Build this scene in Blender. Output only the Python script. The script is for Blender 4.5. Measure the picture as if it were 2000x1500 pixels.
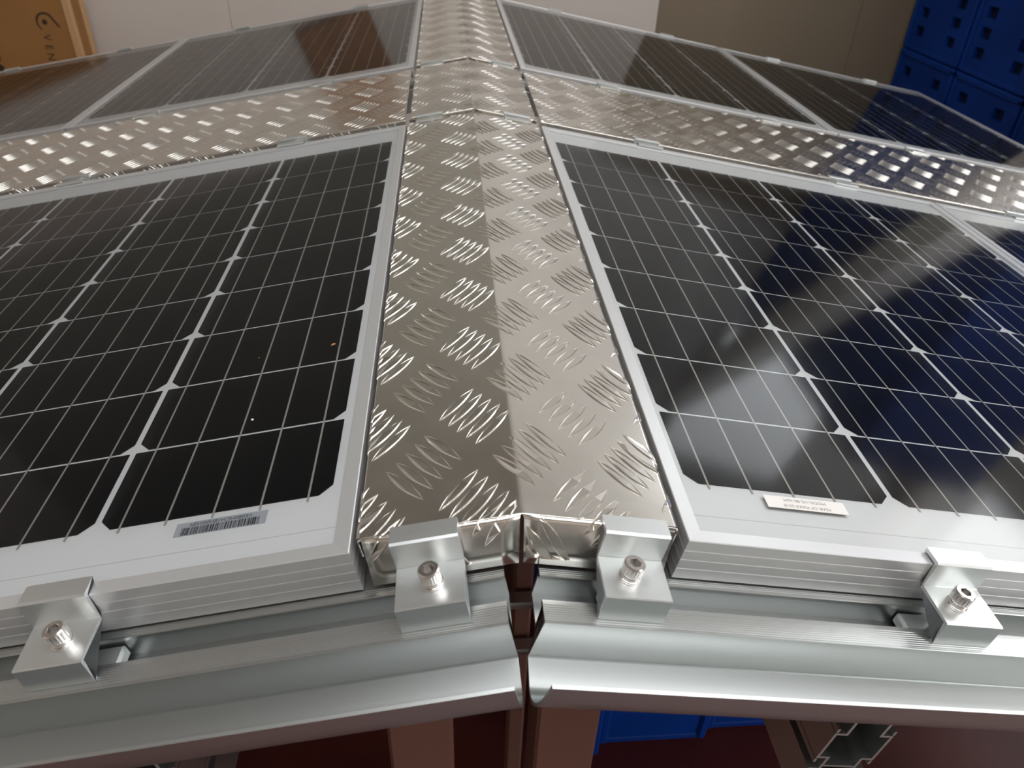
import bpy, math, random
from mathutils import Vector, Matrix
random.seed(7)
for o in list(bpy.data.objects): bpy.data.objects.remove(o)
scene = bpy.context.scene
COL = scene.collection
R = math.radians

# ------------------------------------------------------------------ camera
cd = bpy.data.cameras.new('camera'); cam = bpy.data.objects.new('camera', cd); COL.objects.link(cam)
cam.location = (-.03897, -.32751, .31626)
cam.rotation_euler = (R(54.7097), R(-1.7213), R(-4.3103))
cd.sensor_width = 36.0; cd.lens = 1471.0 / 2000 * 36
cd.clip_start = .01; cd.clip_end = 100
cd.dof.use_dof = True; cd.dof.focus_distance = .60; cd.dof.aperture_fstop = 11.0
scene.camera = cam

# ------------------------------------------------------------------ light
w = bpy.data.worlds.new('sky'); scene.world = w; w.use_nodes = True
bg = w.node_tree.nodes['Background']; bg.inputs[0].default_value = (.965, .98, 1.0, 1); bg.inputs[1].default_value = 4.6
scene.view_settings.view_transform = 'Standard'; scene.view_settings.look = 'None'
scene.view_settings.gamma = 1.0; scene.view_settings.use_curve_mapping = False
scene.view_settings.exposure = 0.0

# room limits
X0, X1, Y0, Y1, Z0, Z1 = -2.9, 3.3, -3.8, 2.75, -1.0, 2.6
SKYLIGHT = (-.8, 2.8, -1.5, .5)                              # x0, x1, y0, y1 of the roof opening
WINDOW = (.3, 2.6, 1.20, 2.5)                               # y0, y1, z0, z1 of the high window in the right wall
DOOR = (-3.0, -1.2, 1.3)                                    # y0, y1, top of the doorway in the right wall

# ------------------------------------------------------------------ materials
def mat(name, col, rough=.5, metal=0.0, spec=.5, noise=None, bump=None, rvar=None, coat=0.0):
    m = bpy.data.materials.new(name); m.use_nodes = True
    nt = m.node_tree; b = nt.nodes['Principled BSDF']
    b.inputs['Base Color'].default_value = (*col, 1); b.inputs['Roughness'].default_value = rough
    b.inputs['Metallic'].default_value = metal; b.inputs['Specular IOR Level'].default_value = spec
    b.inputs['Coat Weight'].default_value = coat
    def tex(scale, detail=3, stretch=(1, 1, 1)):
        tc = nt.nodes.new('ShaderNodeTexCoord'); mp = nt.nodes.new('ShaderNodeMapping')
        mp.inputs['Scale'].default_value = stretch
        n = nt.nodes.new('ShaderNodeTexNoise'); n.inputs['Scale'].default_value = scale; n.inputs['Detail'].default_value = detail
        nt.links.new(tc.outputs['Object'], mp.inputs[0]); nt.links.new(mp.outputs[0], n.inputs['Vector'])
        return n
    if noise:      # (scale, amount, stretch)
        n = tex(noise[0], 4, noise[2]); r = nt.nodes.new('ShaderNodeValToRGB')
        r.color_ramp.elements[0].position = .3; r.color_ramp.elements[1].position = .7
        a = noise[1]
        r.color_ramp.elements[0].color = (*[c * (1 - a) for c in col], 1); r.color_ramp.elements[1].color = (*[min(1, c * (1 + a)) for c in col], 1)
        nt.links.new(n.outputs[0], r.inputs[0]); nt.links.new(r.outputs[0], b.inputs['Base Color'])
    if rvar:       # (scale, lo, hi, stretch)
        n = tex(rvar[0], 4, rvar[3]); mr = nt.nodes.new('ShaderNodeMapRange')
        mr.inputs[1].default_value = .3; mr.inputs[2].default_value = .7; mr.inputs[3].default_value = rvar[1]; mr.inputs[4].default_value = rvar[2]
        nt.links.new(n.outputs[0], mr.inputs[0]); nt.links.new(mr.outputs[0], b.inputs['Roughness'])
    if bump:       # (scale, strength, distance, stretch)
        n = tex(bump[0], 4, bump[3]); bp = nt.nodes.new('ShaderNodeBump')
        bp.inputs['Strength'].default_value = bump[1]; bp.inputs['Distance'].default_value = bump[2]
        nt.links.new(n.outputs[0], bp.inputs['Height']); nt.links.new(bp.outputs[0], b.inputs['Normal'])
    return m

M = {}
M['anodized'] = mat('anodized_aluminium', (.58, .60, .59), .33, 1.0, rvar=(60, .29, .37, (.02, 1, 1)))
M['frame'] = mat('panel_frame_aluminium', (.74, .74, .735), .36, .68)
M['clamp'] = mat('clamp_aluminium', (.80, .825, .815), .34, .92, rvar=(80, .30, .38, (.1, 1, 1)))
M['saw_cut'] = mat('sawn_aluminium_edge', (.86, .87, .89), .45, 1.0)
M['steel'] = mat('stainless_steel', (.74, .70, .67), .22, 1.0)
M['steel_dark'] = mat('socket_shade_steel', (.45, .42, .40), .35, 1.0)  # darker steel: shade of the socket recess put into the colour
M['tread'] = mat('bright_tread_plate', (.80, .765, .705), .22, 1.0, rvar=(35, .18, .27, (1, 1, 1)), noise=(14, .05, (1, 1, 1)), bump=(9, .05, .002, (1, 1, 1)))
M['backsheet'] = mat('white_backsheet', (.60, .60, .595), .5, 0, .3)
M['seam'] = mat('backsheet_seam', (.47, .47, .46), .6)
M['ribbon'] = mat('solder_ribbon', (.56, .53, .48), .45, .6)
M['label_grey'] = mat('grey_label', (.33, .345, .37), .5)
M['label_white'] = mat('cream_label', (.74, .70, .65), .35)
M['ink'] = mat('black_ink', (.02, .02, .022), .6)
M['ink_soft'] = mat('faded_ink', (.20, .19, .18), .6)
M['box_ink'] = mat('carton_ink', (.035, .02, .012), .7)
M['carton'] = mat('brown_cardboard', (.34, .165, .056), .85, 0, .15, noise=(9, .06, (1, 1, 1)))
M['carton_edge'] = mat('pale_cardboard_edge', (.58, .35, .18), .85, 0, .15)
M['wall'] = mat('painted_wall_panel', (.70, .63, .57), .55, 0, .3, noise=(2.5, .03, (1, 1, 1)))
M['wall_beige'] = mat('beige_wall_panel', (.24, .19, .13), .55, 0, .3, noise=(2.5, .05, (1, 1, 1)))
M['wall_olive'] = mat('olive_grey_wall_panel', (.42, .41, .365), .55, 0, .3, noise=(2.5, .05, (1, 1, 1)))
M['wall_white'] = mat('white_wall_panel', (.78, .77, .745), .55, 0, .3, noise=(2.5, .03, (1, 1, 1)))
M['post_brown'] = mat('matte_brown_post', (.165, .075, .056), .45, 0, .4)  # matte brown, one even tone for all posts
M['wall_gap'] = mat('wall_joint', (.40, .37, .35), .8)
M['ceiling'] = mat('ceiling_board', (.55, .54, .52), .8, 0, .2, noise=(1.5, .04, (1, 1, 1)))
M['floor'] = mat('red_painted_floor', (.088, .016, .012), .45, 0, .4, noise=(5, .22, (1, 1, 1)), bump=(30, .2, .003, (1, 1, 1)))
M['ground'] = mat('outdoor_concrete', (.42, .41, .39), .9)
M['blue'] = mat('blue_crate_plastic', (.002, .040, .27), .45, 0, .2, noise=(6, .18, (1, 1, 1)))
M['blue_dark'] = mat('crate_inner_shade', (.004, .012, .045), .7, 0, .2)  # dark blue core: shade behind the holes, given by colour
M['wood'] = mat('brown_board', (.34, .19, .11), .5, 0, .4, noise=(5, .15, (6, 6, 1)))
M['board'] = mat('pale_board', (.80, .77, .73), .6)
M['crumb'] = mat('brown_crumb', (.35, .16, .06), .8)
M['grit'] = mat('pale_grit', (.7, .68, .64), .8)
M['rubber'] = mat('black_rubber', (.012, .012, .012), .6)

def cell_material():
    m = bpy.data.materials.new('monocrystalline_cell'); m.use_nodes = True
    nt = m.node_tree; b = nt.nodes['Principled BSDF']
    b.inputs['Roughness'].default_value = .38; b.inputs['Specular IOR Level'].default_value = .12
    tc = nt.nodes.new('ShaderNodeTexCoord'); sp = nt.nodes.new('ShaderNodeSeparateXYZ')
    nt.links.new(tc.outputs['Object'], sp.inputs[0])
    mu = nt.nodes.new('ShaderNodeMath'); mu.operation = 'MULTIPLY'; mu.inputs[1].default_value = 1 / .0016
    fr = nt.nodes.new('ShaderNodeMath'); fr.operation = 'FRACT'
    lt = nt.nodes.new('ShaderNodeMath'); lt.operation = 'LESS_THAN'; lt.inputs[1].default_value = .14
    nt.links.new(sp.outputs['Y'], mu.inputs[0]); nt.links.new(mu.outputs[0], fr.inputs[0]); nt.links.new(fr.outputs[0], lt.inputs[0])
    mx = nt.nodes.new('ShaderNodeMix'); mx.data_type = 'RGBA'
    mx.inputs['A'].default_value = (.0020, .0021, .0028, 1); mx.inputs['B'].default_value = (.009, .010, .0135, 1)
    nt.links.new(lt.outputs[0], mx.inputs['Factor']); nt.links.new(mx.outputs['Result'], b.inputs['Base Color'])
    return m
M['cell'] = cell_material()

def glass_materials():
    m = bpy.data.materials.new('solar_glass'); m.use_nodes = True; nt = m.node_tree; nt.nodes.clear()
    out = nt.nodes.new('ShaderNodeOutputMaterial'); mx = nt.nodes.new('ShaderNodeMixShader')
    tr = nt.nodes.new('ShaderNodeBsdfTransparent'); tr.inputs[0].default_value = (.99, .995, .99, 1)
    gl = nt.nodes.new('ShaderNodeBsdfGlossy'); gl.inputs['Roughness'].default_value = .09
    fr = nt.nodes.new('ShaderNodeFresnel'); fr.inputs[0].default_value = 1.42
    nt.links.new(fr.outputs[0], mx.inputs[0]); nt.links.new(tr.outputs[0], mx.inputs[1]); nt.links.new(gl.outputs[0], mx.inputs[2])
    nt.links.new(mx.outputs[0], out.inputs[0])
    c = bpy.data.materials.new('solar_glass_underside'); c.use_nodes = True; nt = c.node_tree; nt.nodes.clear()
    out = nt.nodes.new('ShaderNodeOutputMaterial'); tr = nt.nodes.new('ShaderNodeBsdfTransparent'); nt.links.new(tr.outputs[0], out.inputs[0])
    return m, c
M['glass'], M['glass_under'] = glass_materials()

# ------------------------------------------------------------------ mesh helpers
def mesh(name, v, f, mats, smooth=False):
    me = bpy.data.meshes.new(name); me.from_pydata([tuple(p) for p in v], [], f); me.update()
    for m in (mats if isinstance(mats, (list, tuple)) else [mats]): me.materials.append(M[m])
    if smooth: me.polygons.foreach_set('use_smooth', [True] * len(me.polygons))
    return me
def link(name, me, parent=None, loc=(0, 0, 0), rot=(0, 0, 0)):
    o = bpy.data.objects.new(name, me); COL.objects.link(o); o.parent = parent; o.location = loc; o.rotation_euler = rot
    return o
def tag(o, label=None, cat=None, group=None, kind=None):
    if label: o['label'] = label
    if cat: o['category'] = cat
    if group: o['group'] = group
    if kind: o['kind'] = kind
    return o
def box(a, b):
    (x0, y0, z0), (x1, y1, z1) = a, b
    return ([(x0, y0, z0), (x1, y0, z0), (x1, y1, z0), (x0, y1, z0), (x0, y0, z1), (x1, y0, z1), (x1, y1, z1), (x0, y1, z1)],
            [(3, 2, 1, 0), (4, 5, 6, 7), (0, 1, 5, 4), (1, 2, 6, 5), (2, 3, 7, 6), (3, 0, 4, 7)])
def join(*parts):
    V, F = [], []
    for v, f in parts:
        n = len(V); V += list(v); F += [tuple(i + n for i in q) for q in f]
    return V, F
def bevbox(a, b, r):
    """box with chamfered edges, made of 24 points"""
    V = []; c = [(a[i] + b[i]) / 2 for i in range(3)]; hs = [(b[i] - a[i]) / 2 for i in range(3)]
    idx = {}
    for sx in (-1, 1):
        for sy in (-1, 1):
            for sz in (-1, 1):
                for ax in range(3):
                    p = []
                    for i, s in enumerate((sx, sy, sz)): p.append(c[i] + s * (hs[i] if i == ax else hs[i] - r))
                    idx[sx, sy, sz, ax] = len(V); V.append(tuple(p))
    F = []
    S = (-1, 1)
    for ax in range(3):
        o1, o2 = [i for i in range(3) if i != ax]
        for s in S:
            q = []
            for (p1, p2) in ((-1, -1), (1, -1), (1, 1), (-1, 1)):
                k = [0, 0, 0]; k[ax] = s; k[o1] = p1; k[o2] = p2; q.append(idx[k[0], k[1], k[2], ax])
            F.append(tuple(q))
    for ax in range(3):
        o1, o2 = [i for i in range(3) if i != ax]
        for p1 in S:
            for p2 in S:
                q = []
                for s, face in ((-1, o1), (1, o1), (1, o2), (-1, o2)):
                    k = [0, 0, 0]; k[ax] = s; k[o1] = p1; k[o2] = p2; q.append(idx[k[0], k[1], k[2], face])
                F.append(tuple(q))
    for sx in S:
        for sy in S:
            for sz in S: F.append(tuple(idx[sx, sy, sz, a_] for a_ in range(3)))
    return V, F
def fix_normals(me):
    import bmesh
    bm = bmesh.new(); bm.from_mesh(me); bmesh.ops.recalc_face_normals(bm, faces=bm.faces); bm.to_mesh(me); bm.free()
    return me
def extrude_x(poly, x0, x1, inset=None):
    """closed (y,z) polygon drawn out along x; inset(y,z)->amount taken off both ends (mitre)"""
    n = len(poly); V = []
    for x, sg in ((x0, 1), (x1, -1)):
        for (y, z) in poly: V.append((x + sg * (inset(y, z) if inset else 0), y, z))
    F = [tuple(range(n)), tuple(range(2 * n - 1, n - 1, -1))]
    F += [(i, (i + 1) % n, n + (i + 1) % n, n + i) for i in range(n)]
    return V, F
def offset_path(T, t):
    """parallel path on the left of the walking direction"""
    out = []
    for i, p in enumerate(T):
        ns = []
        for a, b in ((i - 1, i), (i, i + 1)):
            if a < 0 or b >= len(T): continue
            d = Vector((T[b][0] - T[a][0], T[b][1] - T[a][1])).normalized(); ns.append(Vector((-d.y, d.x)))
        m = sum(ns, Vector((0, 0))).normalized(); k = max(.45, m.dot(ns[0]))
        out.append((p[0] + m.x * t / k, p[1] + m.y * t / k))
    return out
def lathe(prof, n=32, cap=True):
    V, F = [], []
    for (r, z) in prof:
        for i in range(n): a = 2 * math.pi * i / n; V.append((r * math.cos(a), r * math.sin(a), z))
    for j in range(len(prof) - 1):
        for i in range(n): F.append((j * n + i, j * n + (i + 1) % n, (j + 1) * n + (i + 1) % n, (j + 1) * n + i))
    if cap: F.append(tuple(range(n - 1, -1, -1))); F.append(tuple((len(prof) - 1) * n + i for i in range(n)))
    return V, F
def text_mesh(name, s, size, m, align='CENTER', sx=1.0, space=1.0):
    c = bpy.data.curves.new(name, 'FONT'); c.body = s; c.size = size; c.align_x = align; c.align_y = 'CENTER'
    c.resolution_u = 3; c.space_character = space
    o = bpy.data.objects.new(name, c); COL.objects.link(o)
    bpy.context.view_layer.update()
    me = bpy.data.meshes.new_from_object(o.evaluated_get(bpy.context.evaluated_depsgraph_get()))
    bpy.data.objects.remove(o); bpy.data.curves.remove(c)
    for v in me.vertices: v.co.x *= sx
    me.materials.clear(); me.materials.append(M[m]); me.name = name
    return me

# slope frames: x runs to the right across the roof, y into the depth along the ridge, z off the slope
TH = .17934; CT, ST = math.cos(TH), math.sin(TH)
def slope(s, x, y, h):
    """world point of signed slope coordinates on side s (-1 left, 1 right)"""
    return Vector((x * CT + s * h * ST, y, -s * x * ST + h * CT))
def slope_rot(s): return (0, s * TH, 0)
SIDE = {-1: 'left', 1: 'right'}

# ------------------------------------------------------------------ the room
def plane_wall(name, axis, pos, a0, a1, z0, z1, hole, m, t=.12, sign=1, win=None):
    """wall slab with one optional doorway"""
    rects = []
    if hole:
        h0, h1, hz = hole
        rects = [(a0, h0, z0, z1), (h0, h1, hz, z1)]
        if win: rects += [(h1, win[0], z0, z1), (win[1], a1, z0, z1), (win[0], win[1], z0, win[2]), (win[0], win[1], win[3], z1)]
        else: rects.append((h1, a1, z0, z1))
    else: rects = [(a0, a1, z0, z1)]
    parts = []
    for (p, q, r, s_) in rects:
        if q - p < 1e-4: continue
        if axis == 'x': parts.append(box((min(pos, pos + sign * t), p, r), (max(pos, pos + sign * t), q, s_)))
        else: parts.append(box((p, min(pos, pos + sign * t), r), (q, max(pos, pos + sign * t), s_)))
    o = link(name, mesh(name, *join(*parts), m)); o['kind'] = 'structure'
    return o
o = link('floor', mesh('floor', *box((X0 - .12, Y0 - .12, Z0 - .1), (X1 + .12, Y1 + .12, Z0)), 'floor')); tag(o, kind='structure')
kx0, kx1, ky0, ky1 = SKYLIGHT
M['bounce_grey'] = mat('grey_floor_reflector', (.27, .25, .235), .8, noise=(6, .1, (1, 1, 1)))
o = link('floor_reflector', mesh('floor_reflector', *box((X0, Y0, Z0), (X1, -.55, Z0 + .004)), 'bounce_grey')); tag(o, kind='structure')  # unseen grey sheet, added to brighten what the gutter lips mirror
holes = (SKYLIGHT,)
xs = sorted({X0 - .12, X1 + .12} | {h[i] for h in holes for i in (0, 1)}); ys = sorted({Y0 - .12, Y1 + .12} | {h[i] for h in holes for i in (2, 3)})
slabs = []
for i in range(len(xs) - 1):
    for j in range(len(ys) - 1):
        mx_, my_ = (xs[i] + xs[i + 1]) / 2, (ys[j] + ys[j + 1]) / 2
        if not any(h[0] < mx_ < h[1] and h[2] < my_ < h[3] for h in holes): slabs.append(box((xs[i], ys[j], Z1), (xs[i + 1], ys[j + 1], Z1 + .06)))
o = link('ceiling', mesh('ceiling', *join(*slabs), 'ceiling')); tag(o, kind='structure')
plane_wall('wall_left', 'x', X0, Y0, Y1, Z0, Z1, None, 'wall', sign=-1)
plane_wall('wall_right', 'x', X1, Y0, Y1, Z0, Z1, DOOR, 'wall', sign=1, win=WINDOW)
plane_wall('wall_front', 'y', Y0, X0 - .12, X1 + .12, Z0, Z1, None, 'wall', sign=-1)
wb = plane_wall('wall_back', 'y', Y1 + .012, X0 - .12, X1 + .12, Z0, Z1, None, 'wall_gap', sign=1)
pw = .79; x = -.82 - 3 * pw
ZS = .45                                                     # joint between lower and upper wall panels
def wall_panel(z0, z1, m): return fix_normals(mesh('wall_panel', *bevbox((0, -.012, 0), (pw - .0015, 0, z1 - z0 - .002), .0006), m))
low = {m: wall_panel(Z0, ZS, m) for m in ('wall', 'wall_beige')}; up = {m: wall_panel(ZS, Z1, m) for m in ('wall_olive', 'wall_white')}
while x < X1 + .1:
    link('wall_panel', low['wall_beige' if x > .7 else 'wall'], wb, (x + .0008, Y1 + .012, Z0))
    link('wall_panel', up['wall_white' if x > -.1 else 'wall_olive'], wb, (x + .0008, Y1 + .012, ZS)); x += pw  # light put into the colour: upper panels paler right, duller left, for plate reflections
o = link('outdoor_ground', mesh('outdoor_ground', *box((-12, -14, Z0 - .2), (14, 12, Z0 - .101)), 'ground')); tag(o, kind='structure')
def lit_glass():
    m = bpy.data.materials.new('frosted_daylight_pane'); m.use_nodes = True; b = m.node_tree.nodes['Principled BSDF']
    b.inputs['Base Color'].default_value = (.8, .82, .84, 1); b.inputs['Emission Color'].default_value = (.93, .97, 1, 1); b.inputs['Emission Strength'].default_value = 3.0
    return m
M['lit_pane'] = lit_glass()
win = tag(link('window_1', None, None, (1.74, Y1, .96)), kind='structure')
ww, wh, fw = .86, .86, .04
link('window_frame', mesh('window_frame', *join(box((0, -.03, 0), (ww, 0, fw)), box((0, -.03, wh - fw), (ww, 0, wh)), box((0, -.03, fw), (fw, 0, wh - fw)), box((ww - fw, -.03, fw), (ww, 0, wh - fw))), 'wall_white'), win)
link('window_pane', mesh('window_pane', *box((fw, -.012, fw), (ww - fw, -.006, wh - fw)), 'lit_pane'), win)
def portal(loc, d, sx, sy):
    ld = bpy.data.lights.new('opening_portal', 'AREA'); lo = bpy.data.objects.new('opening_portal', ld); COL.objects.link(lo)
    ld.shape = 'RECTANGLE'; ld.size = sx; ld.size_y = sy; ld.cycles.is_portal = True
    lo.location = loc; lo.rotation_euler = Vector(d).to_track_quat('-Z', 'Y').to_euler()
for h in holes: portal(((h[0] + h[1]) / 2, (h[2] + h[3]) / 2, Z1 + .03), (0, 0, -1), h[1] - h[0], h[3] - h[2])
portal((X1 + .06, (WINDOW[0] + WINDOW[1]) / 2, (WINDOW[2] + WINDOW[3]) / 2), (-1, 0, 0), WINDOW[1] - WINDOW[0], WINDOW[3] - WINDOW[2])
portal((X1 + .06, (DOOR[0] + DOOR[1]) / 2, (Z0 + DOOR[2]) / 2), (-1, 0, 0), DOOR[1] - DOOR[0], DOOR[2] - Z0)

# ------------------------------------------------------------------ tread plate
BL, BW, BH = .0420, .0072, .0008          # one raised bar: length, width, height
BA = R(51.2); GX, GY = .0700, .0877        # bar angle, repeat of the pattern
def bar_local(n=12, BH=BH, inner=.79):
    """lens outline with a flat crown, in bar axes (a along, b across, h up)"""
    def ring(l, wd, h):
        pts = []
        for i in range(n + 1):
            t = -1 + 2 * i / n; pts.append((t * l / 2, wd / 2 * (1 - t * t), h * (1 - abs(t) ** 8) if h > 0 else h))
        for i in range(n - 1, 0, -1):
            t = -1 + 2 * i / n; pts.append((t * l / 2, -wd / 2 * (1 - t * t), h * (1 - abs(t) ** 8) if h > 0 else h))
        return pts
    r0, r1 = ring(BL, BW, -.0001), ring(BL * .965, BW * inner, BH)
    k = len(r0); V = r0 + r1
    F = []
    for j in range(1):
        for i in range(k): F.append((j * k + i, j * k + (i + 1) % k, (j + 1) * k + (i + 1) % k, (j + 1) * k + i))
    F.append(tuple(k + i for i in range(k)))
    # winding: make outward
    F = [tuple(reversed(f)) for f in F]
    return V, F
BV, BF = bar_local()
BV2, _ = bar_local(12, .00045, .88)          # flatter bars of the farther plates
def bar_flat(cx, cy, sgn, bv=None):
    """bar vertices in plate coordinates; sgn -1 leans like \\, +1 like /"""
    ca, sa = math.cos(BA), sgn * math.sin(BA)
    return [(cx + a * ca - b * sa, cy + a * sa + b * ca, h) for a, b, h in (bv or BV)]
def bars_in(sx0, sx1, ty0, ty1, ox=.0103, oy=.0427):
    out = []
    for i in range(math.floor((sx0 - ox) / GX) - 2, math.ceil((sx1 - ox) / GX) + 3):
        for j in range(math.floor((ty0 - oy) / GY) - 2, math.ceil((ty1 - oy) / GY) + 3):
            for k in range(-2, 3):
                out.append((ox + i * GX + k * .0061, oy + j * GY + k * .0078, -1))
                out.append((ox + (i - .5) * GX + k * .0061, oy + .0444 + j * GY - k * .0078, 1))
    hx, hy = BL / 2 * math.cos(BA), BL / 2 * math.sin(BA)
    return [(x, y, s) for x, y, s in out if sx0 - hx * .8 < x < sx1 + hx * .8 and ty0 - hy * .75 < y < ty1 + hy * .75]

def arc_fold(t, t0, r, total):
    """coordinate past a rounded fold: returns (advance, drop, angle) for distance t beyond t0"""
    d = t - t0
    if d <= 0: return t, 0.0, 0.0
    L = r * total
    if d < L:
        a = d / r; return t0 + r * math.sin(a), r * (1 - math.cos(a)), a
    e = d - L
    return t0 + r * math.sin(total) + e * math.cos(total), r * (1 - math.cos(total)) + e * math.sin(total), total

class Plate:
    """a tread plate; flat coordinates (s across, t into the depth) are folded over ridge, side and end lips"""
    def __init__(self, s0, s1, t0, t1, ridge, near_drop, far_drop, side_drop, lip_angle=R(90), fold_r=.0012):
        self.__dict__.update(locals())
        self.r = fold_r
    def pos(self, s, t, h):
        L = self.r * self.lip_angle
        # across: flat position and fold angle
        if s > self.s1: q, dr, a = arc_fold(s, self.s1, self.r, R(88)); sa = a
        elif s < self.s0: q, dr, a = arc_fold(-s, -self.s0, self.r, R(88)); q = -q; sa = -a
        else: q, dr, sa = s, 0.0, 0.0
        # depth
        if t < self.t0: y, dt, b = arc_fold(-t, -self.t0, self.r, self.lip_angle); y = -y; tb = -b
        elif t > self.t1: y, dt, b = arc_fold(t, self.t1, self.r, self.lip_angle); tb = b
        else: y, dt, tb = t, 0.0, 0.0
        hh = h * math.cos(sa) * math.cos(tb)
        xx = q + h * math.sin(sa); y += h * math.sin(tb); z = hh - dr - dt
        if not self.ridge: return Vector((xx, y, z))
        rr = .010; sg = 1 if xx >= 0 else -1; ax = abs(xx); lim = rr * TH
        if ax < lim: a = ax / rr; px, pz = rr * math.sin(a), -rr * (1 - math.cos(a))
        else: a = TH; px, pz = rr * math.sin(TH) + (ax - lim) * CT, -rr * (1 - math.cos(TH)) - (ax - lim) * ST
        return Vector((sg * (px + z * math.sin(a)), y, pz + z * math.cos(a)))
    def sheet(self):
        V, F = [], []
        def grid(ss, ts):
            n = len(V)
            for t in ts:
                for s in ss: V.append(self.pos(s, t, 0))
            m = len(ss)
            for j in range(len(ts) - 1):
                for i in range(m - 1): F.append((n + j * m + i, n + j * m + i + 1, n + (j + 1) * m + i + 1, n + (j + 1) * m + i))
        L = self.r * R(88); fold = [L * k / 5 for k in range(6)]
        def line(a, b, n): return [a + (b - a) * k / n for k in range(n + 1)]
        def tight(q): return [q[0], q[0] + .0006] + q[1:-1] + [q[-1] - .0006, q[-1]]
        core = ([*tight(line(self.s0, -.0019, 6)), -.0012, -.0006, 0, .0006, .0012, *tight(line(.0019, self.s1, 6))] if self.ridge else tight(line(self.s0, self.s1, 24)))
        ss = ([self.s0 - L - self.side_drop] + [self.s0 - f for f in reversed(fold[1:])] if self.side_drop else []) + core + ([self.s1 + f for f in fold[1:]] + [self.s1 + L + self.side_drop] if self.side_drop else [])
        grid(ss, tight(line(self.t0, self.t1, 12)))
        LA = self.r * self.lip_angle; foldt = [LA * k / 6 for k in range(7)]
        for drop, f in ((self.near_drop, lambda e: self.t0 - e), (self.far_drop, lambda e: self.t1 + e)):
            if not drop: continue
            ts = [f(e) for e in foldt] + [f(LA + drop * k / 3) for k in (1, 2, 3)]
            if self.ridge:
                for sg in (-1, 1):
                    n = len(V); m = 9
                    for t in ts:
                        d = max(0, (self.t0 - t) if t < self.t0 else t - self.t1)
                        inner = .0006 + min(1, d / .004) * .0004 + d * ST
                        a, b = (inner, self.s1 - .0005)
                        for i in range(m): V.append(self.pos(sg * (a + (b - a) * i / (m - 1)), t, 0))
                    for j in range(len(ts) - 1):
                        for i in range(m - 1):
                            q = (n + j * m + i, n + j * m + i + 1, n + (j + 1) * m + i + 1, n + (j + 1) * m + i); F.append(q)
            else: grid(core, ts)
        return V, F

def build_plate(name, P, label, cat, group, s=None, loc=(0, 0, 0), single_bars=False, ox=.0103, oy=.0427, lipmin=.02):
    root = tag(link(name, None, None, loc, slope_rot(s) if s else (0, 0, 0)), label, cat, group)
    V, F = P.sheet()
    me = fix_sheet(mesh('plate_sheet', V, F, 'tread', smooth=True))
    sh = link('plate_sheet', me, root)
    so = sh.modifiers.new('thickness', 'SOLIDIFY'); so.thickness = .0014; so.offset = -1
    bars = bars_in(P.s0 - (.008 if P.side_drop else -.004), P.s1 + (.008 if P.side_drop else -.004), P.t0 - P.near_drop * .8, P.t1 + P.far_drop * .5, ox, oy)
    shared = {sg: mesh('tread_bar', bar_flat(0, 0, sg), BF, 'tread') for sg in (-1, 1)} if single_bars else None
    allV, allF = [], []; count = 0
    for (x, y, sg) in bars:
        fl = bar_flat(x, y, sg, BV if single_bars else BV2)
        s_lo, s_hi = P.s0 - (.0030 if P.side_drop else 0), P.s1 + (.0030 if P.side_drop else 0)
        t_lo, t_hi = P.t0 - P.near_drop * .98, P.t1 + P.far_drop * .98
        fl = [(min(max(a, s_lo), s_hi), min(max(b, t_lo), t_hi), h) for a, b, h in fl]
        amin, amax = min(a for a, b, h in fl), max(a for a, b, h in fl); bmin, bmax = min(b for a, b, h in fl), max(b for a, b, h in fl)
        if (amax - amin) < .004 or (bmax - bmin) < .004: continue
        if bmin < P.t0 and (amax > P.s1 or amin < P.s0): # the corner is notched away: keep what lies on the top
            fl = [(a, max(b, P.t0 + .0005), h) for a, b, h in fl]
        if P.ridge and bmin < P.t0 - .004 and amin < .006 and amax > -.006: # slit between the two lips
            fl = [((max(a, .0022 + max(0, P.t0 - b) * ST) if x > 0 else min(a, -.0022 - max(0, P.t0 - b) * ST)), b, h) for a, b, h in fl]
        inside = (amin > .003 or amax < -.003) and amin > P.s0 and amax < P.s1 and bmin > P.t0 and bmax < P.t1
        count += 1
        if single_bars and count <= 298:
            if inside:
                side = 1 if x > 0 else -1
                ob = link('tread_bar', shared[sg], root, P.pos(x, y, 0), slope_rot(side) if P.ridge else (0, 0, 0))
            else: ob = link('tread_bar', mesh('tread_bar', [P.pos(*q) for q in fl], BF, 'tread'), root)
        else:
            n = len(allV); allV += [P.pos(*q) for q in fl]; allF += [tuple(i + n for i in f) for f in BF]
    if allV: tag(link('tread_bars', mesh('tread_bars', allV, allF, 'tread'), root), kind='stuff')
    return root
def fix_sheet(me):
    # every sheet face should look up or outwards
    flip = False
    import bmesh
    bm = bmesh.new(); bm.from_mesh(me); bmesh.ops.remove_doubles(bm, verts=bm.verts, dist=1e-6)
    bmesh.ops.recalc_face_normals(bm, faces=bm.faces); bm.faces.ensure_lookup_table()
    big = max(bm.faces, key=lambda f: f.calc_area())
    if big.normal.z < 0: bmesh.ops.reverse_faces(bm, faces=bm.faces)
    # islands: make each island agree with 'up or away from the middle'
    seen = set(); cen = sum((v.co for v in bm.verts), Vector()) / len(bm.verts) - Vector((0, 0, .05))
    for f in bm.faces:
        if f in seen: continue
        st = [f]; isl = []
        while st:
            g = st.pop()
            if g in seen: continue
            seen.add(g); isl.append(g)
            for e in g.edges:
                for k in e.link_faces:
                    if k not in seen: st.append(k)
        sc = sum(g.normal.dot(g.calc_center_median() - cen) * g.calc_area() for g in isl)
        if sc < 0: bmesh.ops.reverse_faces(bm, faces=isl)
    bm.to_mesh(me); bm.free()
    me.polygons.foreach_set('use_smooth', [True] * len(me.polygons))
    return me
CW = .0962
VF = 1.178                                                   # near edge of the far panel row
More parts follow.
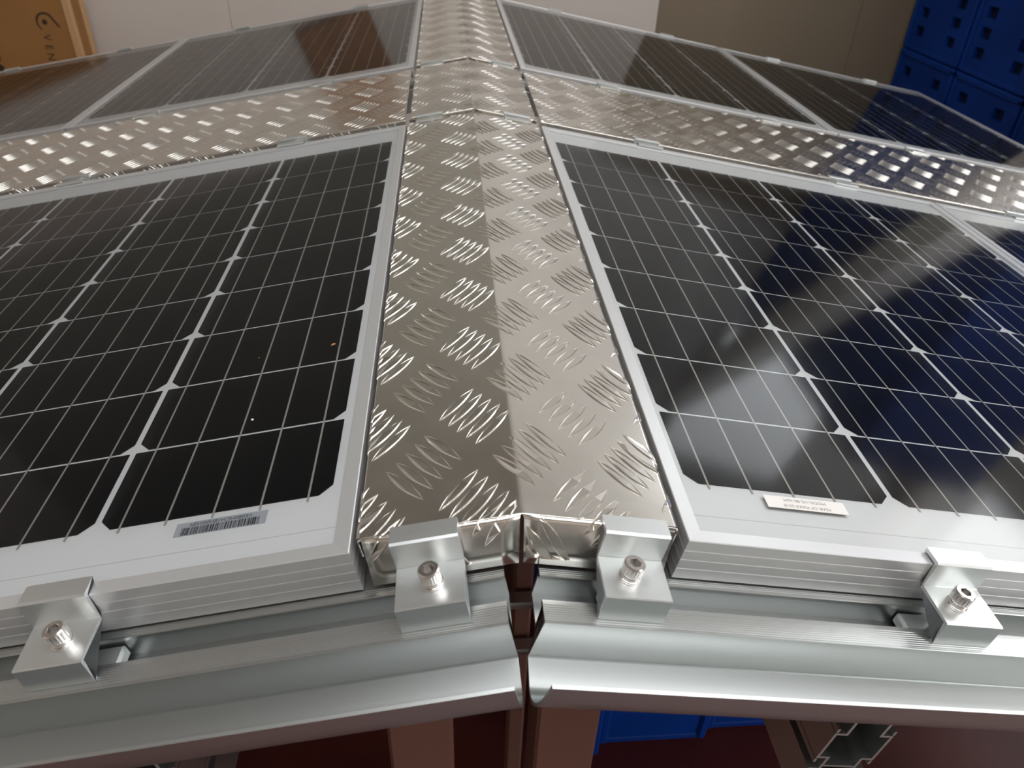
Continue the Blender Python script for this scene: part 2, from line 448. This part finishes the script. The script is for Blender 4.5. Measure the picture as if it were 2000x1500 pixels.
build_plate('ridge_cap', Plate(-CW, CW, -.0135, .812, True, .0300, .012, .012, R(78), .0028), 'long tread plate ridge cap between the two nearest solar panels, lip notched at the front', 'ridge cap', 'tread plate ridge caps', single_bars=True)
build_plate('ridge_cap', Plate(-CW, CW, .833, 1.152, True, .012, .012, .012), 'short tread plate ridge cap in the middle, between the two walkway plates', 'ridge cap', 'tread plate ridge caps', oy=.0427 + .03)
build_plate('ridge_cap', Plate(-CW, CW, 1.178, 2.010, True, .012, .012, .012), 'farthest tread plate ridge cap, running up to the back wall', 'ridge cap', 'tread plate ridge caps', oy=.0427 + .055)
UI, UO = .1025, 1.4485
for s in (-1, 1):
    a, b = (UI + .002, UO) if s > 0 else (-UO, -UI - .002)
    build_plate('walkway_plate', Plate(a, b, .833, 1.152, False, .012, .012, 0), 'flat tread plate walkway strip crossing the %s slope between two rows of panels' % SIDE[s], 'walkway plate', 'walkway plates', s=s, ox=.0103 + .012 * s, oy=.031)

# ------------------------------------------------------------------ solar panels
PW, PL, PH = .6710, .8325, .0330
CPX, CWD, CPY, CLN, CH = .1605, .1557, .0800, .0776, .0085
def frame_profile():
    p = [(.0005, 0), (0, -.0005)]
    for hh in (-.0090, -.0168, -.0246):
        p += [(0, hh + .0006), (-.00012, hh + .0004), (-.00002, hh + .0001), (-.00012, hh - .0002), (0, hh - .0004)]
    return p + [(0, -PH), (.0105, -PH), (.0105, -.0012), (.0102, -.0006)]
FP = frame_profile()
def frame_bar(length):
    poly = [(w_, h_) for w_, h_ in FP]
    return fix_normals(mesh('frame_bar', *extrude_x(poly, -length / 2, length / 2, inset=lambda y, z: max(0, y)), 'frame'))
fbX, fbY = frame_bar(PW), frame_bar(PL)
GZ, CZ, BZ = -.0011, -.0034, -.0040       # glass top, cells, backsheet
def cell_mesh():
    a, b = CWD / 2, CLN / 2
    out = [(-a, -b + CH), (-a + CH, -b), (a - CH, -b), (a, -b + CH), (a, b), (-a, b)]
    V = [(x, y, 0) for x, y in out] + [(x, y, -.0003) for x, y in out]; n = 6
    return mesh('cell', V, [tuple(range(n)), tuple(range(2 * n - 1, n - 1, -1))] + [(i, n + i, n + (i + 1) % n, (i + 1) % n) for i in range(n)], 'cell')
cellM = cell_mesh()
CY0 = -PL / 2 + .0575; CX0 = -PW / 2 + .0158
RBL = 9 * CPY + .008
ribM = mesh('busbar', *box((-.0007, 0, 0), (.0007, RBL, .0002)), 'ribbon')
backM = mesh('backsheet', *box((-PW / 2 + .004, -PL / 2 + .004, BZ - .0006), (PW / 2 - .004, PL / 2 - .004, BZ)), 'backsheet')
seamM = mesh('edge_seam', *box((-PW / 2 + .0105, -.00025, 0), (PW / 2 - .0105, .00025, .00015)), 'seam')
gv, gf = box((-PW / 2 + .003, -PL / 2 + .003, GZ - .0018), (PW / 2 - .003, PL / 2 - .003, GZ))
glassM = mesh('glass_pane', gv, gf, ['glass', 'glass_under'])
for p_ in glassM.polygons: p_.material_index = 0 if p_.normal.z > .5 else 1
def solar_panel(s, uc, vc, label):
    root = tag(link('solar_panel', None, None, slope(s, s * uc, vc, 0), slope_rot(s)), label, 'solar panel', 'framed solar panels on the roof')
    link('frame_bar', fbX, root, (0, -PL / 2, 0)); link('frame_bar', fbX, root, (0, PL / 2, 0), (0, 0, math.pi))
    link('frame_bar', fbY, root, (PW / 2, 0, 0), (0, 0, math.pi / 2)); link('frame_bar', fbY, root, (-PW / 2, 0, 0), (0, 0, -math.pi / 2))
    link('backsheet', backM, root)
    for c in range(4):
        cx = CX0 + c * CPX + CWD / 2
        for r in range(9): link('cell', cellM, root, (cx, CY0 + r * CPY + CLN / 2, CZ))
        for k in range(-2, 3): link('busbar', ribM, root, (cx + k * .0313, CY0 - .0045, CZ + .00003))
    link('edge_seam', seamM, root, (0, -PL / 2 + .0270, BZ))
    tag(link('glass_pane', glassM, root), 'clear glass cover over the cells')
    return root
V0 = -.0225 + PL / 2; V1 = VF + PL / 2; U0 = UI + PW / 2; U1 = U0 + PW + .004
pL = solar_panel(-1, U0, V0, 'nearest solar panel on the left slope, barcode sticker at its front edge')
pR = solar_panel(1, U0, V0, 'nearest solar panel on the right slope, pale model sticker at its front edge')
solar_panel(1, U1, V0, 'solar panel cut off by the right edge of the photo, beside the sticker panel')
solar_panel(-1, U1, V0, 'solar panel beyond the left edge of the photo, beside the barcode panel')
solar_panel(-1, U0, V1, 'far solar panel on the left slope, beside the ridge cap')
solar_panel(-1, U1, V1, 'far solar panel on the left slope in front of the brown carton')
solar_panel(1, U0, V1, 'far solar panel on the right slope, beside the ridge cap')
solar_panel(1, U1, V1, 'far solar panel on the right slope in front of the blue crates')

# stickers: both are read from the far side, so they are turned by half a turn
def local_on(panel_s, u, v): return (panel_s * u - panel_s * U0, v - V0)
bx, by = local_on(-1, .1910, .0238)
lb = tag(link('barcode_label', mesh('barcode_label', *box((-.0298, -.0058, 0), (.0298, .0058, .0002)), 'label_grey'), pL, (bx, by, BZ + .0001), (0, 0, math.pi)), 'grey barcode sticker with serial number')
rnd = random.Random(3); parts = []; xx = -.0252
while xx < .0252:
    wd = rnd.choice((.00032, .00032, .0005, .0008, .0011)); parts.append(box((xx, -.0010, 0), (min(xx + wd, .0254), .0054, .00005))); xx += wd + rnd.choice((.00032, .00035, .0005, .0008))
link('barcode_print', mesh('barcode_print', *join(*parts), 'ink'), lb, (0, 0, .0002))
link('serial_number', text_mesh('serial_number', 'VE080MCH18H000589', .0042, 'ink', sx=1.02), lb, (.0006, -.0034, .00026))
bx, by = local_on(1, .1998, .0222)
lb = tag(link('model_label', mesh('model_label', *box((-.0298, -.0058, 0), (.0298, .0058, .0002)), 'label_white'), pR, (bx, by, GZ + .0001), (0, 0, math.pi)), 'cream model and year sticker')
link('year_text', text_mesh('year_text', 'YEAR OF MAKE:2018', .0038, 'ink_soft', sx=1.02), lb, (-.0001, .0027, .00026))
link('model_text', text_mesh('model_text', 'MODEL:VE-80-36M', .0038, 'ink_soft', sx=1.03), lb, (.0002, -.0026, .00026))
# specks lying on the near left panel
def blob(name, sx, sy, sz, m, seed):
    rn = random.Random(seed); V, F = lathe([(.2, 0), (.8, .12), (1, .4), (.75, .8), (.25, 1)], 7)
    V = [(x * sx * rn.uniform(.75, 1.2), y * sy * rn.uniform(.75, 1.2), z * sz * rn.uniform(.85, 1.1)) for x, y, z in V]
    return mesh(name, V, F, m)
for nm, u, v, d, m, lab in (('crumb', .1405, .2155, (.0022, .0014, .0013), 'crumb', 'brown crumb lying on the nearest left solar panel'),
                            ('grit', .1913, .1272, (.0010, .0013, .0009), 'grit', 'pale speck of grit on the nearest left solar panel'),
                            ('crumb', .2040, .2150, (.0007, .0005, .0005), 'crumb', 'tiny reddish crumb left of the bigger brown crumb')):
    o = link(nm, blob(nm, *d, m, len(lab)), None, slope(-1, -u, v, GZ + .00005), (0, -TH, .5)); tag(o, lab, 'speck')

# ------------------------------------------------------------------ eave rails with gutter
def gutter_paths():
    simple = [(.012, -.0345), (-.0280, -.0345), (-.0285, -.0350), (-.0285, -.0378), (-.0258, -.0382), (-.0258, -.0545), (-.0478, -.0545),
              (-.0478, -.0392), (-.0450, -.0390), (-.0450, -.0362), (-.0600, -.0362), (-.0607, -.0370), (-.0542, -.0770)]
    # curved trough: from the foot of the web round to the lip
    simple += [(-.0548, -.0778), (-.0720, -.0812)]
    ctl = [(-.0720, -.0812), (-.0800, -.0826), (-.0915, -.0770), (-.0950, -.0560), (-.0985, -.0385)]
    n = len(ctl) - 1
    for k in range(1, 17):
        t = k / 16; q = [Vector(c) for c in ctl]
        for lv in range(n): q = [a_ * (1 - t) + b_ * t for a_, b_ in zip(q, q[1:])]
        simple.append((q[0].x, q[0].y))
    fine = []
    for i, p in enumerate(simple):
        fine.append(p)
        if i == 0: 
            for y in (-.0232, -.0246, -.0260): fine += [(y + .0002, -.0345), (y, -.0348), (y - .0002, -.0345)]
        if p == (-.0450, -.0362):
            y = -.0482
            while y > -.0595: fine += [(y, -.0362), (y - .00035, -.0366), (y - .0008, -.0366), (y - .00115, -.0362)]; y -= .0016
    off = offset_path(simple, .0021)
    return fine + off[::-1]
GP = gutter_paths()
def rail(s, u0, u1, label):
    a, b = (u0, u1) if s > 0 else (-u1, -u0)
    me = fix_normals(mesh('gutter_rail', *extrude_x(GP, a, b), 'anodized', smooth=True)); me.set_sharp_from_angle(angle=R(22))
    o = tag(link('gutter_rail', me, None, (0, 0, 0), slope_rot(s)), label, 'rail', 'eave rails with gutter')
    return o
rail(-1, .0168, UO + .01, 'aluminium eave rail with curved gutter under the left slope, ribbed top flange')
rail(1, .0174, UO + .01, 'aluminium eave rail with curved gutter under the right slope, ribbed top flange')

# plain rails under the joints
def slot_rail_poly(h0, w_=.040, d=.040):
    a = w_ / 2
    return [(-a, h0), (-.007, h0), (-.007, h0 - .004), (-.012, h0 - .004), (-.012, h0 - .012), (.012, h0 - .012), (.012, h0 - .004), (.007, h0 - .004), (.007, h0), (a, h0), (a, h0 - d), (-a, h0 - d)]
for s in (-1, 1):
    for v, nm in ((.822, 'near joint of the walkway plate'), (1.165, 'far joint of the walkway plate'), (2.000, 'far edge of the far panels')):
        a, b = (.016, UO) if s > 0 else (-UO, -.016)
        me = fix_normals(mesh('cross_rail', *extrude_x([(y + v, z) for y, z in slot_rail_poly(-.0345)], a, b), 'anodized'))
        tag(link('cross_rail', me, None, (0, 0, 0), slope_rot(s)), 'aluminium cross rail under the %s slope below the %s' % (SIDE[s], nm), 'rail', 'cross rails')

# ------------------------------------------------------------------ clamps
def ring_poly(top, t):
    off = offset_path(top, t); return top + off[::-1]
def bevel_path(pts, r):
    out = [pts[0]]
    for i in range(1, len(pts) - 1):
        p = Vector(pts[i]); a = (Vector(pts[i - 1]) - p).normalized(); b = (Vector(pts[i + 1]) - p).normalized()
        out += [tuple(p + a * r), tuple(p + b * r)]
    return out + [pts[-1]]
ZC = [(-.0112, .0036), (-.0240, .0036), (-.0255, .0026), (-.0258, -.0160), (-.0262, -.0165), (-.0549, -.0170), (-.0556, -.0177), (-.0560, -.0360)]
def end_clamp_mesh(w_):
    V, F = extrude_x(ring_poly(ZC, .0029), -w_ / 2, w_ / 2)
    me = fix_normals(mesh('clamp_body', V, F, ['clamp', 'saw_cut']))
    for p_ in me.polygons: p_.material_index = 1 if abs(p_.normal.x) > .9 else 0
    return me
clampM = end_clamp_mesh(.0402)
def bolt_parts(root, x, y, z, rot, zrot=0):
    """socket head cap screw: knurled head with hexagon socket, spring washer and plain washer"""
    n = 48; V, F = [], []
    def ringv(r, h, kn=0): 
        k = len(V)
        for i in range(n): a = 2 * math.pi * i / n; rr = r + (kn if i % 2 else 0); V.append((rr * math.cos(a), rr * math.sin(a), h))
        return k
    def hexr(r, h):
        k = len(V)
        for i in range(n):
            a = 2 * math.pi * i / n; m = (a % (math.pi / 3)) - math.pi / 6; rr = r * math.cos(math.pi / 6) / math.cos(m); V.append((rr * math.cos(a), rr * math.sin(a), h))
        return k
    ks = [ringv(.0058, 0), ringv(.0063, .0006), ringv(.0063, .0012, .00018), ringv(.0063, .0068, .00018), ringv(.0063, .0074), ringv(.0056, .0082), ringv(.0047, .0082), hexr(.0037, .0082), hexr(.0035, .0079), hexr(.0035, .0042)]
    for a, b in zip(ks, ks[1:]):
        for i in range(n): F.append((a + i, a + (i + 1) % n, b + (i + 1) % n, b + i))
    F.append(tuple(ks[-1] + i for i in range(n)))
    me = fix_normals(mesh('bolt_head', V, F, ['steel', 'steel_dark'], smooth=False)); ninth = 8 * n
    for p_ in me.polygons: p_.material_index = 1 if p_.index >= ninth else 0
    bo = link('bolt', me, root, (x, y, z + .0040), (rot[0], rot[1], zrot))
    link('spring_washer', mesh('spring_washer', *lathe([(.0060, -.0024), (.0062, -.0021), (.0062, -.0004), (.0060, 0), (.0045, 0)], 32), 'steel', True), bo)
    link('washer', mesh('washer', *lathe([(.0066, -.0040), (.0068, -.0038), (.0068, -.0027), (.0066, -.0024), (.004, -.0024)], 32), 'steel', True), bo)
    link('bolt_shank', mesh('bolt_shank', *lathe([(.0038, -.030), (.0040, -.029), (.0040, .001)], 16), 'steel', True), bo)
    return bo
nutM = fix_normals(mesh('slot_nut', *bevbox((-.0125, -.0100, -.0045), (.0125, .0100, .0045), .0018), 'clamp'))
def end_clamp(s, u, du, nut_dx, label):
    root = tag(link('end_clamp', None, None, slope(s, s * u, 0, 0), slope_rot(s)), label, 'clamp', 'end clamps on the eave rails')
    link('clamp_body', clampM, root)
    bolt_parts(root, du, -.0395, -.0168, (0, 0, 0), random.uniform(0, 1))
    link('slot_nut', nutM, root, (nut_dx, -.0368, -.0468))
    return root
end_clamp(-1, .0579, .0015, 0, 'end clamp holding the ridge cap lip, left of the notch')
end_clamp(1, .0692, -.003, 0, 'end clamp holding the ridge cap lip, right of the notch')
end_clamp(-1, .2777, .0035, .0125, 'end clamp on the front frame of the barcode panel, left edge of photo')
end_clamp(1, .2903, -.0042, -.0135, 'end clamp on the front frame of the model sticker panel, right side of photo')

# clamps set into the joints
HC = [(.0175, .0030), (.0090, .0030), (.0082, .0024), (.0080, -.0100), (-.0080, -.0100), (-.0082, .0024), (-.0090, .0030), (-.0175, .0030)]
def hat_mesh(w_):
    V, F = extrude_x(ring_poly(HC, .0024), -w_ / 2, w_ / 2)
    return fix_normals(mesh('clamp_body', V, F, ['clamp', 'saw_cut']))
hatM = hat_mesh(.040)
headM = mesh('bolt', *lathe([(.0058, -.0100), (.0062, -.0094), (.0062, -.0030), (.0056, -.0020), (.0036, -.0020), (.0034, -.0060)], 20), 'steel')
def joint_clamp(s, u, v, label):
    root = tag(link('joint_clamp', None, None, slope(s, s * u, v, 0), slope_rot(s)), label, 'clamp', 'clamps set into the plate joints')
    link('clamp_body', hatM, root); link('bolt', headM, root)
pos_words = {.0665: 'on the ridge cap joint', .275: 'nearest the ridge', .612: 'second from the ridge', .950: 'third from the ridge', 1.275: 'fourth from the ridge'}
for s in (-1, 1):
    for v, nm in ((.822, 'front walkway plate joint'), (1.165, 'rear walkway plate joint')):
        for u in (.0665, .275, .612, .950, 1.275):
            if v < 1 and s < 0 and u > .7: continue
            joint_clamp(s, u, v, 'small clamp in the %s %s, %s' % (SIDE[s], nm, pos_words[u]))
    for u in (.275, .612, .950, 1.275):
        root = tag(link('end_clamp', None, None, slope(s, s * u, VF + PL - .0225, 0), (slope_rot(s)[0], slope_rot(s)[1], 0)), 'end clamp on the far edge of the far panels, %s side, %s' % (SIDE[s], pos_words[u]), 'clamp', 'end clamps on the far edge')
        link('clamp_body', clampM, root, (0, 0, 0), (0, 0, math.pi))
        link('bolt', headM, root, (0, .0395, -.004))

# ------------------------------------------------------------------ beams and posts below
def beam_poly():
    T = [(0.014, -.0850), (.023, -.0850), (.023, -.1170), (.0145, -.1170), (.0145, -.1340), (.0230, -.1340), (.0230, -.1660), (.0145, -.1660), (.0145, -.1790), (.023, -.1790), (.023, -.2120)]
    return T
def beam(s, u, y0, y1, label):
    T = beam_poly(); n = len(T); t = .0022
    half = T + offset_path(T, -t)[::-1]
    parts = []
    for sg in (1, -1):
        pts = [(sg * x, z) for x, z in half]
        V = [(x, y0, z) for x, z in pts] + [(x, y1, z) for x, z in pts]; k = len(pts)
        parts.append((V, [tuple(range(k)), tuple(range(2 * k - 1, k - 1, -1))] + [(i, (i + 1) % k, k + (i + 1) % k, k + i) for i in range(k)]))
    for z in (-.0845, -.112, -.175, -.2098): # webs between the two sides
        hw = .021 if z in (-.2098,) else .0148
        parts.append(box((-hw, y0 + .0003, z - .0022), (hw, y1 - .0003, z)))
    for sg in (1, -1): # small lips at the corners of the middle chamber
        for z in (-.1310, -.1690): parts.append(box((sg * .0220 - .0010, y0, z - .0022), (sg * .0220 + .0010, y1, z + .0022)))
    me = fix_normals(mesh('support_beam', *join(*parts), 'anodized'))
    return tag(link('support_beam', me, None, slope(s, s * u, 0, 0), slope_rot(s)), label, 'beam', 'hollow support beams')
beam(-1, .272, -.060, 2.02, 'hollow grooved support beam under the left slope, end showing below the gutter')
beam(1, .272, -.060, 2.02, 'hollow grooved support beam under the right slope, sawn end showing below the gutter')
def post(x0, x1, y0, y1, ztop, label):
    me = fix_normals(mesh('post_tube', *bevbox((x0, y0, Z0 + .006), (x1, y1, ztop), .003), 'post_brown'))
    r = tag(link('roof_post', None, None, ((x0 + x1) / 2, (y0 + y1) / 2, Z0)), label, 'post', 'square roof posts')
    o = link('post_tube', me, r); o.location = (-(x0 + x1) / 2, -(y0 + y1) / 2, -Z0)
    link('foot_plate', fix_normals(mesh('foot_plate', *bevbox((-.055, -.055, 0), (.055, .055, .007), .002), 'anodized')), r)
post(-.103, -.0445, .045, .103, -.10, 'square roof post below the ridge, left of the notch')
post(.031, .0885, .045, .103, -.10, 'square roof post below the ridge, right of the notch')
post(.022, .043, .200, .221, -.06, 'thin post seen through the notch between the gutters')
for k, z in enumerate((-.325, -.405)):
    me = fix_normals(mesh('tie_bar', *bevbox((-.17, .178, z - .010), (.17, .196, z), .002), 'anodized'))
    tag(link('tie_bar', me), '%s thin aluminium tie bar behind the notch under the ridge' % ('upper', 'lower')[k], 'bar', 'tie bars under the ridge')

# ------------------------------------------------------------------ crates
def lattice(wd, ht, hole, cols, rows, mx, mz, t):
    """plate in the x-z plane (facing -y) with a grid of square holes"""
    xs = [0]; zs = [0]
    for c in cols: xs += [c - hole * .75, c + hole * .75]
    for r in rows: zs += [r - hole / 2, r + hole / 2]
    xs.append(wd); zs.append(ht)
    parts = []
    for i in range(len(xs) - 1):
        for j in range(len(zs) - 1):
            if i % 2 == 1 and j % 2 == 1: continue
            parts.append(box((xs[i], 0, zs[j]), (xs[i + 1], t, zs[j + 1])))
    return join(*parts)
def crate(name, loc, rotz, wd, dp, ht, label, group, holes=True):
    root = tag(link(name, None, None, loc, (0, 0, rotz)), label, 'crate', group)
    body = bevbox((.004, .014, .004), (wd - .004, dp - .004, ht - .006), .004)
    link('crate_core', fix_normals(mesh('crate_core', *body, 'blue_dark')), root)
    if holes: cols = [.075, .283]; rows = [.070, .1325, .195, .293]; hs = .036
    else: cols, rows, hs = [wd * .5], [ht * .62], .03
    link('front_wall', mesh('front_wall', *lattice(wd - .01, ht - .03, hs, [c - .005 for c in cols], [r - .015 for r in rows], 0, 0, .014), 'blue'), root, (.005, 0, .015))
    link('rim', fix_normals(mesh('rim', *bevbox((0, -.006, ht - .022), (wd, dp, ht), .004), 'blue')), root)
    link('base', fix_normals(mesh('base', *bevbox((.002, -.002, 0), (wd - .002, dp, .018), .004), 'blue')), root)
    for xx in (0, wd - .016): link('corner_rib', fix_normals(mesh('corner_rib', *bevbox((xx, -.006, .004), (xx + .016, dp, ht - .004), .004), 'blue')), root)
    return root
# stacks along the right side, fronts turned to the left (-x): local x runs towards the viewer (-y)
rowname = {0: 'bottom', 1: 'second', 2: 'third', 3: 'fourth', 4: 'top'}
stacks = [(2.728, 'at the back wall', 5), (2.342, 'one place forward from the back wall', 5), (1.956, 'two places forward from the back wall', 5)]
HCR = .3675
for (yy, wh, n) in stacks:
    for k in range(n):
        crate('blue_crate', (1.752, yy, Z0 + k * HCR), -math.pi / 2, .372, .55, HCR - .003, '%s blue crate in the stack %s' % (rowname[k], wh), 'stacked blue crates by the wall')
for (x0, wd, y, dp, lab) in ((.125, .082, .375, .35, 'low blue crate on the floor behind the right post'), (.21, .198, .395, .35, 'blue crate on the floor right of the post, middle of three'), (.412, .160, .412, .3, 'rightmost blue crate on the floor under the right slope')):
    crate('floor_crate', (x0, y, Z0), 0, wd, dp, .30, lab, 'blue crates on the floor', holes=False)

# ------------------------------------------------------------------ carton by the back wall
cr = tag(link('carton', None, None, (-1.305, 2.60, Z0)), 'brown cardboard carton with an eye logo standing at the back wall', 'carton')
cw, chh, cdp = .80, .882, .12
link('carton_body', fix_normals(mesh('carton_body', *bevbox((-cw, .004, 0), (-.012, cdp, chh), .003), 'carton')), cr)
link('corner_fold', fix_normals(mesh('corner_fold', *bevbox((-.030, 0, 0), (-.004, .020, chh - .01), .003), 'carton_edge')), cr)
link('corner_fold', fix_normals(mesh('corner_fold', *bevbox((-.024, .085, 0), (0, .118, chh - .02), .004), 'carton_edge')), cr)
link('side_flap', fix_normals(mesh('side_flap', *bevbox((-.020, .022, 0), (-.006, .083, chh - .01), .002), 'carton')), cr)
# printed eye logo and lettering (read with the carton standing on its end)
PX, PZ = 1.305, -Z0
path = []
for k in range(22):
    a = R(232 - k * 8.6); path.append((-1.4035 + .0288 * math.cos(a), -.2105 + .0288 * math.sin(a), .0016 + .0017 * min(1, k / 8)))
path += [(-1.3765, -.2030, .0034), (-1.3700, -.2135, .0032), (-1.3645, -.2215, .0026), (-1.3592, -.2266, .0010)]
V, F = [], []
for i, (x, z, hw) in enumerate(path):
    a = Vector(path[max(0, i - 1)][:2]); b = Vector(path[min(len(path) - 1, i + 1)][:2]); d = (b - a).normalized(); n = Vector((-d.y, d.x)) * hw
    V += [(x + n.x, 0, z + n.y), (x - n.x, 0, z - n.y)]
    if i: F.append((2 * i - 2, 2 * i - 1, 2 * i + 1, 2 * i))
link('logo_swirl', mesh('logo_swirl', V, F, 'box_ink'), cr, (PX, .0032, PZ))
V = [(-1.4075 + .0088 * math.cos(2 * math.pi * i / 20), 0, -.2095 + .0088 * math.sin(2 * math.pi * i / 20)) for i in range(20)]
link('logo_dot', mesh('logo_dot', V, [tuple(range(20))], 'box_ink'), cr, (PX, .0032, PZ))
for ch, x, z in (('V', -1.4150, -.2590), ('E', -1.4180, -.2905), ('N', -1.4205, -.3215)):
    link('printed_letter', text_mesh('printed_letter', ch, .036, 'box_ink', sx=.95), cr, (PX + x, .0032, PZ + z), (math.pi / 2, math.pi / 2, 0))
for x, z, r_ in ((-1.602, -.326, .011), (-1.600, -.362, .010)):
    V = [(x + r_ * math.cos(2 * math.pi * i / 16), 0, z + 1.3 * r_ * math.sin(2 * math.pi * i / 16)) for i in range(16)]
    link('printed_mark', mesh('printed_mark', V, [tuple(range(16))], 'box_ink'), cr, (PX, .0032, PZ))

# ------------------------------------------------------------------ things seen only as reflections in the glass
bd = fix_normals(mesh('wooden_board', *bevbox((-.14, 0, 0), (.14, .02, .42), .003), 'wood'))
tag(link('wooden_board', bd, None, (-.50, 2.722, .03)), 'brown wooden board hung on the back wall, mirrored in the far left panel', 'board')

# a bundle of pale boards leaning on the back wall beside the crates: foot at y 1.19, head at the wall
bl = Vector((0, 1.50, 2.36)); ln = bl.length; ang = math.atan2(bl.z, bl.y)
root = tag(link('board_bundle', None, None, (1.60, 1.20, Z0 + .002), (ang, 0, 0)), 'pale board bundle leaning on the back wall, a slanting band mirrored in right panel', 'boards')
for k in range(4): link('board', fix_normals(mesh('board', *bevbox((0, 0, .031 * k), (.125, ln, .031 * k + .029), .002), 'board')), root)
